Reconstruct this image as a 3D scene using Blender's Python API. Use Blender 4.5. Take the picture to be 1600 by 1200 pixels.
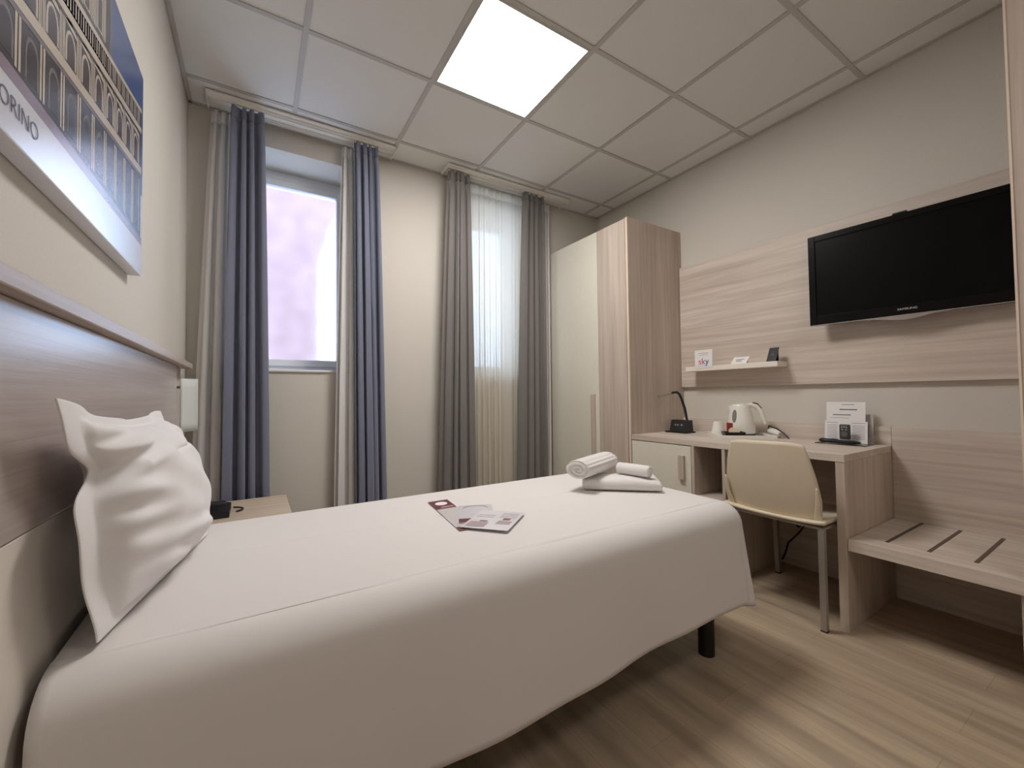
import bpy, bmesh, math, random
from mathutils import Vector, Matrix
random.seed(7)
for o in list(bpy.data.objects): bpy.data.objects.remove(o, do_unlink=True)
SC = bpy.context.scene
COL = SC.collection
# ---------------------------------------------------------------- camera
cam_d = bpy.data.cameras.new('camera'); cam = bpy.data.objects.new('camera', cam_d); COL.objects.link(cam)
cam_d.sensor_fit = 'HORIZONTAL'; cam_d.sensor_width = 36.0; cam_d.lens = 644.78/1600*36.0
cam_d.clip_start = 0.02
YAW, PIT, ROL = .5549, .0260, -.0125
F = Vector((math.sin(YAW)*math.cos(PIT), math.cos(YAW)*math.cos(PIT), math.sin(PIT)))
R0 = Vector((math.cos(YAW), -math.sin(YAW), 0)); U0 = R0.cross(F)
Rr = math.cos(ROL)*R0 + math.sin(ROL)*U0; Uu = -math.sin(ROL)*R0 + math.cos(ROL)*U0
M = Matrix((Rr, Uu, -F)).transposed().to_4x4(); M.translation = Vector((.3311, -2.8792, 1.041))
cam.matrix_world = M; SC.camera = cam
# ---------------------------------------------------------------- world, exposure
W = bpy.data.worlds.new('sky'); SC.world = W; W.use_nodes = True
bg = W.node_tree.nodes['Background']; bg.inputs[0].default_value = (.52, .70, 1.0, 1); bg.inputs[1].default_value = 6.2
vs = SC.view_settings; vs.view_transform = 'Standard'; vs.look = 'None'; vs.exposure = 0.13; vs.gamma = 1.0; vs.use_curve_mapping = False
PANEL_STRENGTH = 31.0
# ---------------------------------------------------------------- materials
def lin(c):
    return tuple(((v/255)/12.92 if v/255 <= .04045 else ((v/255+.055)/1.055)**2.4) for v in c) + (1,)
MATS = {}
def new_mat(name):
    m = bpy.data.materials.new(name); m.use_nodes = True; MATS[name] = m
    nt = m.node_tree; return m, nt, nt.nodes['Principled BSDF']
def noise_col(nt, b, c1, c2, scale=(1,1,1), nscale=5, detail=4, bump=0, rough=.5, dist=.1, lo=.35, hi=.65):
    tc = nt.nodes.new('ShaderNodeTexCoord'); mp = nt.nodes.new('ShaderNodeMapping'); mp.inputs['Scale'].default_value = scale
    nz = nt.nodes.new('ShaderNodeTexNoise'); nz.inputs['Scale'].default_value = nscale; nz.inputs['Detail'].default_value = detail
    nz.inputs['Distortion'].default_value = dist
    rp = nt.nodes.new('ShaderNodeValToRGB'); rp.color_ramp.elements[0].color = c1; rp.color_ramp.elements[1].color = c2
    rp.color_ramp.elements[0].position = lo; rp.color_ramp.elements[1].position = hi
    L = nt.links.new
    L(tc.outputs['Object'], mp.inputs[0]); L(mp.outputs[0], nz.inputs[0]); L(nz.outputs[0], rp.inputs[0]); L(rp.outputs[0], b.inputs['Base Color'])
    if bump:
        bp = nt.nodes.new('ShaderNodeBump'); bp.inputs['Strength'].default_value = bump; bp.inputs['Distance'].default_value = .002
        L(nz.outputs[0], bp.inputs['Height']); L(bp.outputs[0], b.inputs['Normal'])
    b.inputs['Roughness'].default_value = rough
    return nz
def soft(name, c, var=6, nscale=60, rough=.85, bump=.1, sheen=0, scale=(1,1,1)):
    m, nt, b = new_mat(name)
    c1 = tuple(max(0, v-var) for v in c); c2 = tuple(min(255, v+var) for v in c)
    noise_col(nt, b, lin(c1), lin(c2), scale, nscale, 3, bump, rough)
    if sheen: b.inputs['Sheen Weight'].default_value = sheen
    return m
def wood(name, c1, c2, axis, rough=.5, bump=.15, fine=1.0, coat=0):
    s = [34*fine]*3; s[axis] = 1.1
    m, nt, b = new_mat(name)
    nz = noise_col(nt, b, lin(c1), lin(c2), tuple(s), 1.0, 7, bump, rough, .35, .3, .7)
    nz.inputs['Roughness'].default_value = .62
    s2 = [5.0]*3; s2[axis] = .5
    L = nt.links.new
    tc = nt.nodes.new('ShaderNodeTexCoord'); mp = nt.nodes.new('ShaderNodeMapping'); mp.inputs['Scale'].default_value = s2
    n2 = nt.nodes.new('ShaderNodeTexNoise'); n2.inputs['Scale'].default_value = 1.3; n2.inputs['Detail'].default_value = 3
    mx = nt.nodes.new('ShaderNodeMix'); mx.data_type = 'RGBA'; mx.blend_type = 'SOFT_LIGHT'; mx.inputs[0].default_value = .55
    L(tc.outputs['Object'], mp.inputs[0]); L(mp.outputs[0], n2.inputs[0])
    src = b.inputs['Base Color'].links[0].from_socket
    L(src, mx.inputs[6]); L(n2.outputs[0], mx.inputs[7]); L(mx.outputs[2], b.inputs['Base Color'])
    if coat: b.inputs['Coat Weight'].default_value = coat; b.inputs['Coat Roughness'].default_value = .25
    return m
def plain(name, c, rough=.5, metal=0, coat=0):
    m, nt, b = new_mat(name)
    c1 = tuple(max(0, v-1) for v in c); c2 = tuple(min(255, v+1) for v in c)
    noise_col(nt, b, lin(c1), lin(c2), (1,1,1), 30, 2, 0, rough)
    b.inputs['Metallic'].default_value = metal
    if coat: b.inputs['Coat Weight'].default_value = coat
    return m
WALL = soft('wall_paint', (211,205,195), 2, 220, .75, .12)
CEIL = soft('ceiling_tile', (230,229,225), 3, 400, .9, .25)
TBAR = plain('grid_paint_shaded', (192,189,184), .5)  # bars darker than the tiles, standing in for the shadow line at their edges
WOODH = wood('pale_elm_along', (190,175,162), (222,210,198), 1)
WOODV = wood('pale_elm_upright', (180,164,150), (208,194,180), 2)
WOODX = wood('pale_elm_across', (184,166,146), (206,190,170), 0)
HEADW = wood('headboard_elm', (176,162,155), (196,183,177), 1, .36, .35, 2.2, .65)
WHITEP = plain('cream_laminate', (226,221,206), .45)
HEADP = plain('headboard_cream', (222,214,204), .45)
SHELFW = plain('white_laminate', (238,230,218), .4)
LINEN = soft('white_linen', (226,221,218), 2, 900, .8, .05, .2)
PILL = soft('white_pillow_cotton', (234,231,231), 2, 900, .8, .05, .2)
TOWEL = soft('white_terry', (234,230,227), 5, 700, .95, .6, .4)
DRAPE_GLARE = soft('glare_tinted_drape', (116,120,140), 5, 260, .85, .25, .3, (3,3,1))  # same fabric as the taupe pair; blue window glare put into its colour
DRAPEG = soft('taupe_drape', (116,111,108), 5, 260, .85, .25, .3, (3,3,1))
PLAST = plain('white_plastic', (236,233,224), .3)
PVC = plain('white_window_frame', (232,234,236), .35)
BLACK = plain('black_plastic', (16,16,17), .4)
DGREY = plain('dark_grey_plastic', (58,58,60), .4)
SCREEN = plain('tv_screen', (4,4,5), .3); SCREEN.node_tree.nodes['Principled BSDF'].inputs['Specular IOR Level'].default_value = .15
CHROME = plain('brushed_steel', (190,188,184), .3, 1)
LEGM = plain('satin_grey_metal', (176,170,160), .4, .6)
CHAIRM = plain('cream_shell', (222,208,184), .5)
PAPER = plain('white_paper', (236,233,232), .7)
INK = plain('grey_ink', (130,126,128), .7)
MAROON = plain('maroon_print', (104,48,58), .5)
PINKP = plain('pale_pink_print', (222,190,194), .5)
FOOTM = plain('black_metal_leg', (14,13,13), .4)
LEDGE = wood('ledge_elm', (176,160,150), (198,184,174), 1, .4, .2, 1.5)
FACADE = soft('pink_render', (150,122,119), 8, 6, .9, .1)
GROOVE = plain('dark_rail', (96,80,68), .4, .3)
DKBROWN = plain('dark_brown_bowl', (40,30,28), .35)
CREAM = plain('cream_sachet', (240,226,190), .5)
RED = plain('red_sachet', (150,44,50), .5)
TELBLUE = plain('black_phone_plastic', (22,23,30), .45)
# floor: planks running along y
def floor_mat():
    m, nt, b = new_mat('greige_plank_floor'); L = nt.links.new
    tc = nt.nodes.new('ShaderNodeTexCoord'); mp = nt.nodes.new('ShaderNodeMapping'); mp.inputs['Rotation'].default_value = (0,0,math.pi/2)
    br = nt.nodes.new('ShaderNodeTexBrick'); br.inputs['Scale'].default_value = 1; br.inputs['Brick Width'].default_value = 1.25
    br.inputs['Row Height'].default_value = .165; br.inputs['Mortar Size'].default_value = .0012; br.inputs['Bias'].default_value = 0
    br.inputs['Color1'].default_value = lin((172,152,128)); br.inputs['Color2'].default_value = lin((182,163,140)); br.inputs['Mortar'].default_value = lin((158,140,120))
    br.offset = .37
    m2 = nt.nodes.new('ShaderNodeMapping'); m2.inputs['Scale'].default_value = (13, .9, 1)
    nz = nt.nodes.new('ShaderNodeTexNoise'); nz.inputs['Scale'].default_value = 1.0; nz.inputs['Detail'].default_value = 7; nz.inputs['Roughness'].default_value = .6
    mx = nt.nodes.new('ShaderNodeMix'); mx.data_type = 'RGBA'; mx.blend_type = 'OVERLAY'; mx.inputs[0].default_value = .85
    L(tc.outputs['Object'], mp.inputs[0]); L(mp.outputs[0], br.inputs[0]); L(tc.outputs['Object'], m2.inputs[0]); L(m2.outputs[0], nz.inputs[0])
    L(br.outputs[0], mx.inputs[6]); L(nz.outputs[0], mx.inputs[7]); L(mx.outputs[2], b.inputs['Base Color'])
    b.inputs['Roughness'].default_value = .38
    return m
FLOOR = floor_mat()
def emit_mat(name, st):
    m, nt, b = new_mat(name); b.inputs['Base Color'].default_value = (.9,.9,.9,1)
    b.inputs['Emission Color'].default_value = (1.0, .965, .935, 1); b.inputs['Emission Strength'].default_value = st
    return m
LED = emit_mat('led_diffuser', PANEL_STRENGTH); LED_FILL = emit_mat('led_diffuser_fill', PANEL_STRENGTH*.30)
def sheer_mat(name, c, tr, dfw=.5):
    m, nt, b = new_mat(name); L = nt.links.new
    nt.nodes.remove(b); out = nt.nodes['Material Output']
    tp = nt.nodes.new('ShaderNodeBsdfTransparent'); tl = nt.nodes.new('ShaderNodeBsdfTranslucent'); df = nt.nodes.new('ShaderNodeBsdfDiffuse')
    tc = nt.nodes.new('ShaderNodeTexCoord'); mp = nt.nodes.new('ShaderNodeMapping'); mp.inputs['Scale'].default_value = (300,300,40)
    nz = nt.nodes.new('ShaderNodeTexNoise'); nz.inputs['Scale'].default_value = 1
    rp = nt.nodes.new('ShaderNodeValToRGB'); rp.color_ramp.elements[0].color = lin(tuple(v-6 for v in c)); rp.color_ramp.elements[1].color = lin(c)
    L(tc.outputs['Object'], mp.inputs[0]); L(mp.outputs[0], nz.inputs[0]); L(nz.outputs[0], rp.inputs[0])
    L(rp.outputs[0], tl.inputs[0]); L(rp.outputs[0], df.inputs[0])
    a = nt.nodes.new('ShaderNodeMixShader'); a.inputs[0].default_value = dfw; L(tl.outputs[0], a.inputs[1]); L(df.outputs[0], a.inputs[2])
    q = nt.nodes.new('ShaderNodeMixShader'); q.inputs[0].default_value = tr; L(a.outputs[0], q.inputs[1]); L(tp.outputs[0], q.inputs[2])
    L(q.outputs[0], out.inputs[0]); return m
SHEER = sheer_mat('white_voile', (242,238,228), .24, .42)
SHEERB = sheer_mat('white_voile_gathered', (240,238,236), .03, .85)
def glass_mat(name, rough, ior=1.12, tint=(1,1,1,1)):
    m, nt, b = new_mat(name); b.inputs['Base Color'].default_value = tint
    b.inputs['Transmission Weight'].default_value = 1; b.inputs['Roughness'].default_value = rough; b.inputs['IOR'].default_value = ior
    return m
FROST = glass_mat('frosted_glass', .25, 1.15)
def clear_mat(name, tint, gl=.06):
    m, nt, b = new_mat(name); nt.nodes.remove(b); L = nt.links.new; out = nt.nodes['Material Output']
    tp = nt.nodes.new('ShaderNodeBsdfTransparent'); tp.inputs[0].default_value = tint
    g = nt.nodes.new('ShaderNodeBsdfGlossy'); g.inputs['Roughness'].default_value = .08
    lw = nt.nodes.new('ShaderNodeLayerWeight'); lw.inputs[0].default_value = .25
    mx = nt.nodes.new('ShaderNodeMixShader'); L(lw.outputs['Fresnel'], mx.inputs[0]); L(tp.outputs[0], mx.inputs[1]); L(g.outputs[0], mx.inputs[2])
    L(mx.outputs[0], out.inputs[0]); return m
SLEEVE = clear_mat('clear_sleeve', (.93,.93,.95,1))
ACRYL = clear_mat('clear_acrylic', (.9,.9,.9,1))
# ---------------------------------------------------------------- helpers
def BM(): return bmesh.new()
def box(bm, x0,x1,y0,y1,z0,z1, bev=0, seg=2):
    r = bmesh.ops.create_cube(bm, size=1)
    vs_ = r['verts']
    for v in vs_: v.co = Vector(((x0+x1)/2+v.co.x*(x1-x0), (y0+y1)/2+v.co.y*(y1-y0), (z0+z1)/2+v.co.z*(z1-z0)))
    if bev:
        es = list({e for v in vs_ for e in v.link_edges})
        bmesh.ops.bevel(bm, geom=es, offset=bev, segments=seg, profile=.5, affect='EDGES')
    return bm
def frame_of(d):
    d = d.normalized(); a = Vector((0,0,1)) if abs(d.z) < .9 else Vector((1,0,0))
    x = a.cross(d).normalized(); return x, d.cross(x)
def tube(bm, pts, r, seg=12, cap=True):
    pts = [Vector(p) for p in pts]; n = len(pts); rings = []
    rr = r if isinstance(r, (list, tuple)) else [r]*n
    x, y = frame_of(pts[1]-pts[0])
    for i, p in enumerate(pts):
        d = (pts[min(i+1,n-1)]-pts[max(i-1,0)]).normalized()
        x = (x - d*x.dot(d)).normalized(); y = d.cross(x)
        rings.append([bm.verts.new(p + (x*math.cos(t)+y*math.sin(t))*rr[i]) for t in (2*math.pi*k/seg for k in range(seg))])
    for a, b in zip(rings, rings[1:]):
        for k in range(seg): bm.faces.new((a[k], a[(k+1)%seg], b[(k+1)%seg], b[k]))
    if cap:
        bm.faces.new(rings[0][::-1]); bm.faces.new(rings[-1])
    return bm
def lathe(bm, prof, c, seg=28, sx=1, sy=1):
    rings = []
    for r, z in prof:
        rings.append([bm.verts.new((c[0]+sx*r*math.cos(t), c[1]+sy*r*math.sin(t), c[2]+z)) for t in (2*math.pi*k/seg for k in range(seg))])
    for a, b in zip(rings, rings[1:]):
        for k in range(seg): bm.faces.new((a[k], a[(k+1)%seg], b[(k+1)%seg], b[k]))
    bm.faces.new(rings[0][::-1]); bm.faces.new(rings[-1]); return bm
def prism(bm, pts, ext):
    ext = Vector(ext); a = [bm.verts.new(Vector(p)) for p in pts]; b = [bm.verts.new(Vector(p)+ext) for p in pts]
    n = len(a); bm.faces.new(a[::-1]); bm.faces.new(b)
    for k in range(n): bm.faces.new((a[k], a[(k+1)%n], b[(k+1)%n], b[k]))
    return bm
def grid(bm, nu, nv, fn):
    V = [[bm.verts.new(fn(i/nu, j/nv)) for j in range(nv+1)] for i in range(nu+1)]
    for i in range(nu):
        for j in range(nv): bm.faces.new((V[i][j], V[i+1][j], V[i+1][j+1], V[i][j+1]))
    return V
def wl(o):
    v = Vector((0,0,0))
    while o: v += o.location; o = o.parent
    return v
def obj(name, bm, mat, parent=None, loc=None, local=False, smooth=None, label=None):
    bmesh.ops.recalc_face_normals(bm, faces=bm.faces[:])
    off = Vector((0,0,0))
    if not local: off = wl(parent) if parent else (Vector(loc) if loc else off)
    if off.length: bmesh.ops.translate(bm, vec=-off, verts=bm.verts[:])
    me = bpy.data.meshes.new(name); bm.to_mesh(me); bm.free()
    for m in (mat if isinstance(mat, (list, tuple)) else [mat]): me.materials.append(m)
    if smooth is not None:
        for p in me.polygons: p.use_smooth = True
        me.set_sharp_from_angle(angle=math.radians(smooth))
    o = bpy.data.objects.new(name, me); COL.objects.link(o)
    if parent: o.parent = parent
    elif loc: o.location = loc
    if label: o['label'] = label
    return o
def tag(o, label, cat, group=None):
    o['label'] = label; o['category'] = cat
    if group: o['group'] = group
    return o
def thing(name, label, cat, loc, rz=0, group=None):
    o = bpy.data.objects.new(name, None); o.empty_display_size = .05; COL.objects.link(o)
    o.location = loc; o.rotation_euler = (0,0,rz); return tag(o, label, cat, group)
def struct(name, bm, mat, parent=None, smooth=None):
    o = obj(name, bm, mat, parent, smooth=smooth)
    if not parent: o['kind'] = 'structure'
    return o
def mod_sub(o, lv=1):
    m = o.modifiers.new('sub', 'SUBSURF'); m.levels = lv; m.render_levels = lv
def mod_solid(o, t, off=0):
    m = o.modifiers.new('solid', 'SOLIDIFY'); m.thickness = t; m.offset = off
def text_bm(s, size, origin, xd, yd, ext=.0006, align='CENTER', sx=1.0, thin=0):
    cu = bpy.data.curves.new('lettering', 'FONT'); cu.body = s; cu.size = size; cu.align_x = align; cu.align_y = 'CENTER'; cu.extrude = ext; cu.offset = thin*size*2
    o = bpy.data.objects.new('lettering', cu); COL.objects.link(o)
    bpy.context.view_layer.update()
    me = bpy.data.meshes.new_from_object(o.evaluated_get(bpy.context.evaluated_depsgraph_get()))
    bpy.data.objects.remove(o); bpy.data.curves.remove(cu)
    bm = BM(); bm.from_mesh(me); bpy.data.meshes.remove(me)
    xd = Vector(xd).normalized(); yd = Vector(yd).normalized(); n = xd.cross(yd)
    for v in bm.verts: v.co = Vector(origin) + xd*v.co.x*sx + yd*v.co.y + n*v.co.z
    return bm
def join(bm, other):
    me = bpy.data.meshes.new('t'); other.to_mesh(me); other.free(); bm.from_mesh(me); bpy.data.meshes.remove(me); return bm
H = 2.711; RX = 3.09; NY = -4.1
# ================================================================ SETTING
struct('floor', box(BM(), -.1, RX+.1, NY-.1, .36, -.1, 0), FLOOR)
cl = struct('ceiling', box(BM(), -.1, RX+.1, NY-.1, .36, H, H+.1), CEIL)
gb = BM()
gx = [.518+.6*k for k in range(5)]; gy = [-(.2388+.6*k) for k in range(7)]
for x in gx: box(gb, x-.012, x+.012, NY, -.002, H-.005, H-.0005)
for y in gy: box(gb, 0.002, RX-.002, y-.012, y+.012, H-.0048, H-.0006)
for a in ((.002,.02,NY,-.002), (RX-.02,RX-.002,NY,-.002), (.002,RX-.002,-.02,-.002)): box(gb, *a, H-.0052, H-.0004)
obj('ceiling_grid', gb, TBAR, cl)
struct('wall_left', box(BM(), -.1, 0, NY-.1, .0, 0, H), WALL)
struct('wall_right', box(BM(), RX, RX+.1, NY-.1, .0, 0, H), WALL)
struct('wall_near', box(BM(), 0, RX, NY-.1, NY, 0, H), WALL)
# far wall with two window openings, 0.35 m thick
OP = [(.20, .905, 1.21, 2.57), (1.745, 2.285, 1.20, 2.585)]
wb = BM(); TH = .36
xs = [-.1, OP[0][0], OP[0][1], OP[1][0], OP[1][1], RX+.1]
box(wb, xs[0], xs[1], 0, TH, 0, H); box(wb, xs[2], xs[3], 0, TH, 0, H); box(wb, xs[4], xs[5], 0, TH, 0, H)
for o in OP: box(wb, o[0], o[1], 0, TH, 0, o[2]); box(wb, o[0], o[1], 0, TH, o[3], H)
struct('wall_far', wb, WALL)
for n, (x0,x1,z0,z1) in enumerate(OP):
    b = BM(); w = .05; y0, y1 = .285, .345
    for a in ((x0,x0+w,z0,z1), (x1-w,x1,z0,z1), (x0+w,x1-w,z0,z0+w), (x0+w,x1-w,z1-w-.02,z1)): box(b, a[0], a[1], y0, y1, a[2], a[3], .004)
    win = struct('window_%d' % (n+1), b, PVC, smooth=35)
    b = BM(); s = .045; X0,X1,Z0,Z1 = x0+w-.008, x1-w+.008, z0+w-.008, z1-w-.012
    for a in ((X0,X0+s,Z0,Z1), (X1-s,X1,Z0,Z1), (X0+s,X1-s,Z0,Z0+s), (X0+s,X1-s,Z1-s,Z1)): box(b, a[0], a[1], .268, .33, a[2], a[3], .006)
    sash = obj('sash', b, PVC, win, smooth=35)
    obj('pane', box(BM(), X0+s-.004, X1-s+.004, .296, .302, Z0+s-.004, Z1-s+.004), FROST, win)
    obj('sill', box(BM(), x0-.0, x1+.0, -.012, .284, z0-.012, z0+.002, .003), PVC, win)
# neighbouring building with an arched opening, seen blurred through the glass
FY = 2.0
b = BM(); pts = [(-4,0), (-4,6), (2.05,6), (2.05,0)]
arch = [(.93,1.0)] + [(1.49-.56*math.cos(t), 2.15+1.15*math.sin(t)) for t in (math.pi*k/24 for k in range(25))] + [(2.05-.0,1.0)]
# build as columns to avoid a hole: left body, strips above the arch
box(b, -4, .93, FY, FY+.3, 0, 6); box(b, .93, 2.05, FY, FY+.3, 0, 1.0)
for k in range(24):
    xa, za = arch[1+k]; xb, zb = arch[2+k]
    prism(b, [(xa,FY,za),(xb,FY,zb),(xb,FY,6),(xa,FY,6)], (0,.3,0))
bl = obj('building', b, FACADE, loc=(0,FY,0)); tag(bl, 'blurred pink rendered building with bright arched opening outside the left window', 'building')
# ================================================================ LED PANEL
def led_panel(cx, cy, label, st):
    x0,x1,y0,y1 = cx-.288, cx+.288, cy-.288, cy+.288
    lp = thing('ceiling_light', label, 'ceiling light', (cx,cy,H))
    b = BM()
    for a in ((x0,x0+.012,y0,y1), (x1-.012,x1,y0,y1), (x0+.012,x1-.012,y0,y0+.012), (x0+.012,x1-.012,y1-.012,y1)): box(b, *a, H-.007, H-.0007, .001)
    obj('frame', b, TBAR, lp)
    obj('diffuser', box(BM(), x0+.012, x1-.012, y0+.012, y1-.012, H-.006, H-.001), st, lp)
led_panel(.518+.9, -(.2388+.9), 'square white lit panel set into the tiled ceiling', LED)
led_panel(.518+.9, -(.2388+3.3), 'added unseen fill panel in the ceiling towards the entrance end of the room', LED_FILL)  # unseen panel added to brighten the near side of bed and chair
# ================================================================ CURTAINS
def curtain(name, label, cat, xt, xb, y, z0, z1, folds, at, ab, mat, seed, group, head=.07, sol=.003, mid=None):
    rnd = random.Random(seed); ph = [rnd.uniform(0, 6.28) for _ in range(4)]
    t = thing(name, label, cat, ((xb[0]+xb[1])/2, y, z0), 0, group)
    def P(u, s):   # s = 0 at the top, 1 at the hem
        k = s**.8
        xa = xt[0]+(xb[0]-xt[0])*k; xe = xt[1]+(xb[1]-xt[1])*k
        uu = u + .035*math.sin(2*math.pi*u*1.7+ph[0]) + .02*math.sin(2*math.pi*u*3.1+ph[1]+s)
        a = at+(ab-at)*min(1, s*1.6); w = 2*math.pi*folds*uu + ph[2]*.3
        if s < .04: a *= .75+.25*(s/.04)
        x = xa+(xe-xa)*u - .006*math.sin(2*w)*(1+s)*min(1., a/.02)
        yy = y + a*(math.sin(w)+.25*math.sin(2.3*w+ph[3]+1.5*s)) + .25*a*math.sin(w*.5+ph[1])*s
        return Vector((x, yy, z1-(z1-z0)*s))
    hs = head/(z1-z0); nu = max(24, int(folds*14))
    b = BM(); grid(b, nu, 26, lambda u, v: P(u, hs+(1-hs)*v)); o = obj('cloth', b, mat, t, smooth=80); mod_solid(o, sol)
    b = BM(); grid(b, nu, 3, lambda u, v: P(u, hs*v)); o = obj('heading', b, mat, t, smooth=80); mod_solid(o, sol)
    return t
G1 = 'drapes at the windows'; G2 = 'white net curtains at the windows'
TOPD = 2.672
curtain('drape', 'drape tinted with blue window glare left of the left window, behind the bedside wall light', 'curtain', (.205,.366), (.168,.402), -.15, .015, TOPD, 4, .017, .022, DRAPE_GLARE, 1, G1)
curtain('drape', 'drape tinted with blue window glare on the right side of the left window', 'curtain', (.858,1.003), (.872,1.052), -.15, .015, TOPD, 4, .017, .020, DRAPE_GLARE, 2, G1)
curtain('drape', 'taupe drape on the left side of the right window', 'curtain', (1.510,1.672), (1.415,1.69), -.15, .015, TOPD, 4, .017, .022, DRAPEG, 3, G1)
curtain('drape', 'taupe drape on the right side of the right window, next to the wardrobe', 'curtain', (2.150,2.352), (2.055,2.362), -.15, .015, TOPD, 4, .017, .022, DRAPEG, 4, G1)
curtain('net_curtain', 'white net curtain bunched at the far left by the wall light', 'net curtain', (.118,.205), (.025,.20), -.075, .02, 2.66, 2.5, .012, .018, SHEERB, 5, G2)
curtain('net_curtain', 'white net curtain bunched between left window and its right drape', 'net curtain', (.803,.88), (.748,.90), -.075, .02, 2.66, 2.5, .012, .018, SHEERB, 6, G2)
curtain('net_curtain', 'sheer white net curtain drawn across the right window', 'net curtain', (1.66,2.20), (1.66,2.16), -.075, .02, 2.66, 9, .009, .012, SHEER, 7, G2)
curtain('net_curtain', 'narrow strip of white net curtain between right drape and wardrobe', 'net curtain', (2.37,2.46), (2.37,2.44), -.075, .02, 2.66, 3, .014, .016, SHEERB, 8, G2)
for (xa, xb, lab) in ((.10, 1.115, 'white curtain track on the ceiling over the left window'), (1.50, 2.60, 'white curtain track on the ceiling over the right window')):
    t = thing('curtain_track', lab, 'curtain track', ((xa+xb)/2, -.11, H), 0, 'curtain tracks on the ceiling')
    b = BM(); box(b, xa, xb, -.185, -.045, H-.018, H-.006, .002)
    for yy in (-.15, -.075): box(b, xa, xb, yy-.012, yy-.008, H-.030, H-.017); box(b, xa, xb, yy+.008, yy+.012, H-.030, H-.017)
    obj('track', b, PLAST, t)
    for xx in (xa-.006, xb): obj('end_cap', box(BM(), xx, xx+.006, -.187, -.043, H-.032, H-.006, .001), PLAST, t)
# ================================================================ HEADBOARD + PICTURE + WALL LIGHT
hb = thing('headboard', 'wood-grain headboard panel with cream lower half on the left wall', 'headboard', (.012,-1.7,.0))
HY0, HY1 = -3.2, -.50
obj('upper_panel', box(BM(), .001, .026, HY0, HY1, .835, 1.192, .002), HEADW, hb)
obj('lower_panel', box(BM(), .001, .024, HY0, HY1, .02, .833, .002), HEADP, hb, label='cream lower panel')
obj('ledge', box(BM(), .001, .052, HY0, -.21, 1.193, 1.222, .003), LEDGE, hb)
# canvas print
PY0, PY1, PZ0, PZ1, PX = -2.42, -1.225, 1.415, 2.03, .032
pic = thing('canvas_print', 'large print of an old stone facade under blue sky on left wall', 'picture', (.015,(PY0+PY1)/2,PZ0))
obj('canvas', box(BM(), .002, PX, PY0, PY1, PZ0, PZ1, .0015), plain('print_white', (222,224,232), .5), pic)
def gloss(name, c):
    m = plain(name, c, .22); m.node_tree.nodes['Principled BSDF'].inputs['Coat Weight'].default_value = .8
    m.node_tree.nodes['Principled BSDF'].inputs['Coat Roughness'].default_value = .2; return m
PM = [gloss('print_paper', (222,222,230)), gloss('print_sky', (52,86,150)), gloss('print_shadow', (34,28,46)), gloss('print_stone', (214,200,184)),
      gloss('print_window', (56,38,46)), gloss('print_pavement', (150,132,150)), gloss('print_stone_dark', (120,108,116))]
b = BM()
def q2(pts, mi, lvl):
    f = prism(b, [(PX+.0001+lvl*.00012, y, z) for y, z in pts], (.0001,0,0))
    b.faces.ensure_lookup_table()
    for fc in b.faces[-(len(pts)+2):]: fc.material_index = mi
def rq(y0,y1,z0,z1,mi,lvl): q2([(y0,z0),(y1,z0),(y1,z1),(y0,z1)], mi, lvl)
e = .003
rq(PY0+e,PY1-e,PZ0+e,PZ1-e,0,0)
rq(PY0+e,PY1-e,1.66,PZ1-e,1,1)
def zA(y): return 1.648+.135*(y+1.87)
def zC(y): return 1.795+.165*(y+1.57)
def zR(y): return 1.859+.185*(y+1.57)
def zP(y): return 1.500+.012*(y+1.87)
def zg(y): return zP(y)+.022
def lp_(f, g, t): return lambda y: f(y)*(1-t)+g(y)*t
def band(y0, y1, f, g, mi, lvl): q2([(y0,f(y0)),(y1,f(y1)),(y1,g(y1)),(y0,g(y0))], mi, lvl)
YE = PY1-.022; YL = PY0+e; top = lambda y: PZ1-e
band(YL, PY1-e, zP, zg, 5, 1)
band(YL, YE, zg, zR, 2, 2); band(YL, -1.565, zC, top, 2, 2)
q2([(-1.565,zR(-1.565)),(-1.545,zR(-1.545)),(-1.555,top(0)),(-1.565,top(0))], 6, 3)
off = lambda f, d: (lambda y: f(y)+d)
band(YL, YE, off(zA,-.012), off(zA,.008), 3, 5); band(YL, YE, off(zA,-.022), off(zA,-.013), 6, 5)
band(YL, YE, off(zC,-.004), off(zC,.012), 3, 5); band(YL, YE, off(zR,-.012), zR, 3, 5)
band(YL, YE, off(zC,-.012), off(zC,-.0045), 2, 5)
def archw(yc, w, f, g, mi, lvl):
    n = 8; r = w/2; z1 = g(yc)
    q2([(yc-r,f(yc-r)),(yc+r,f(yc+r))]+[(yc+r*math.cos(math.pi*k/n), z1-r*1.3+r*math.sin(math.pi*k/n)*1.3) for k in range(n+1)], mi, lvl)
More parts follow.
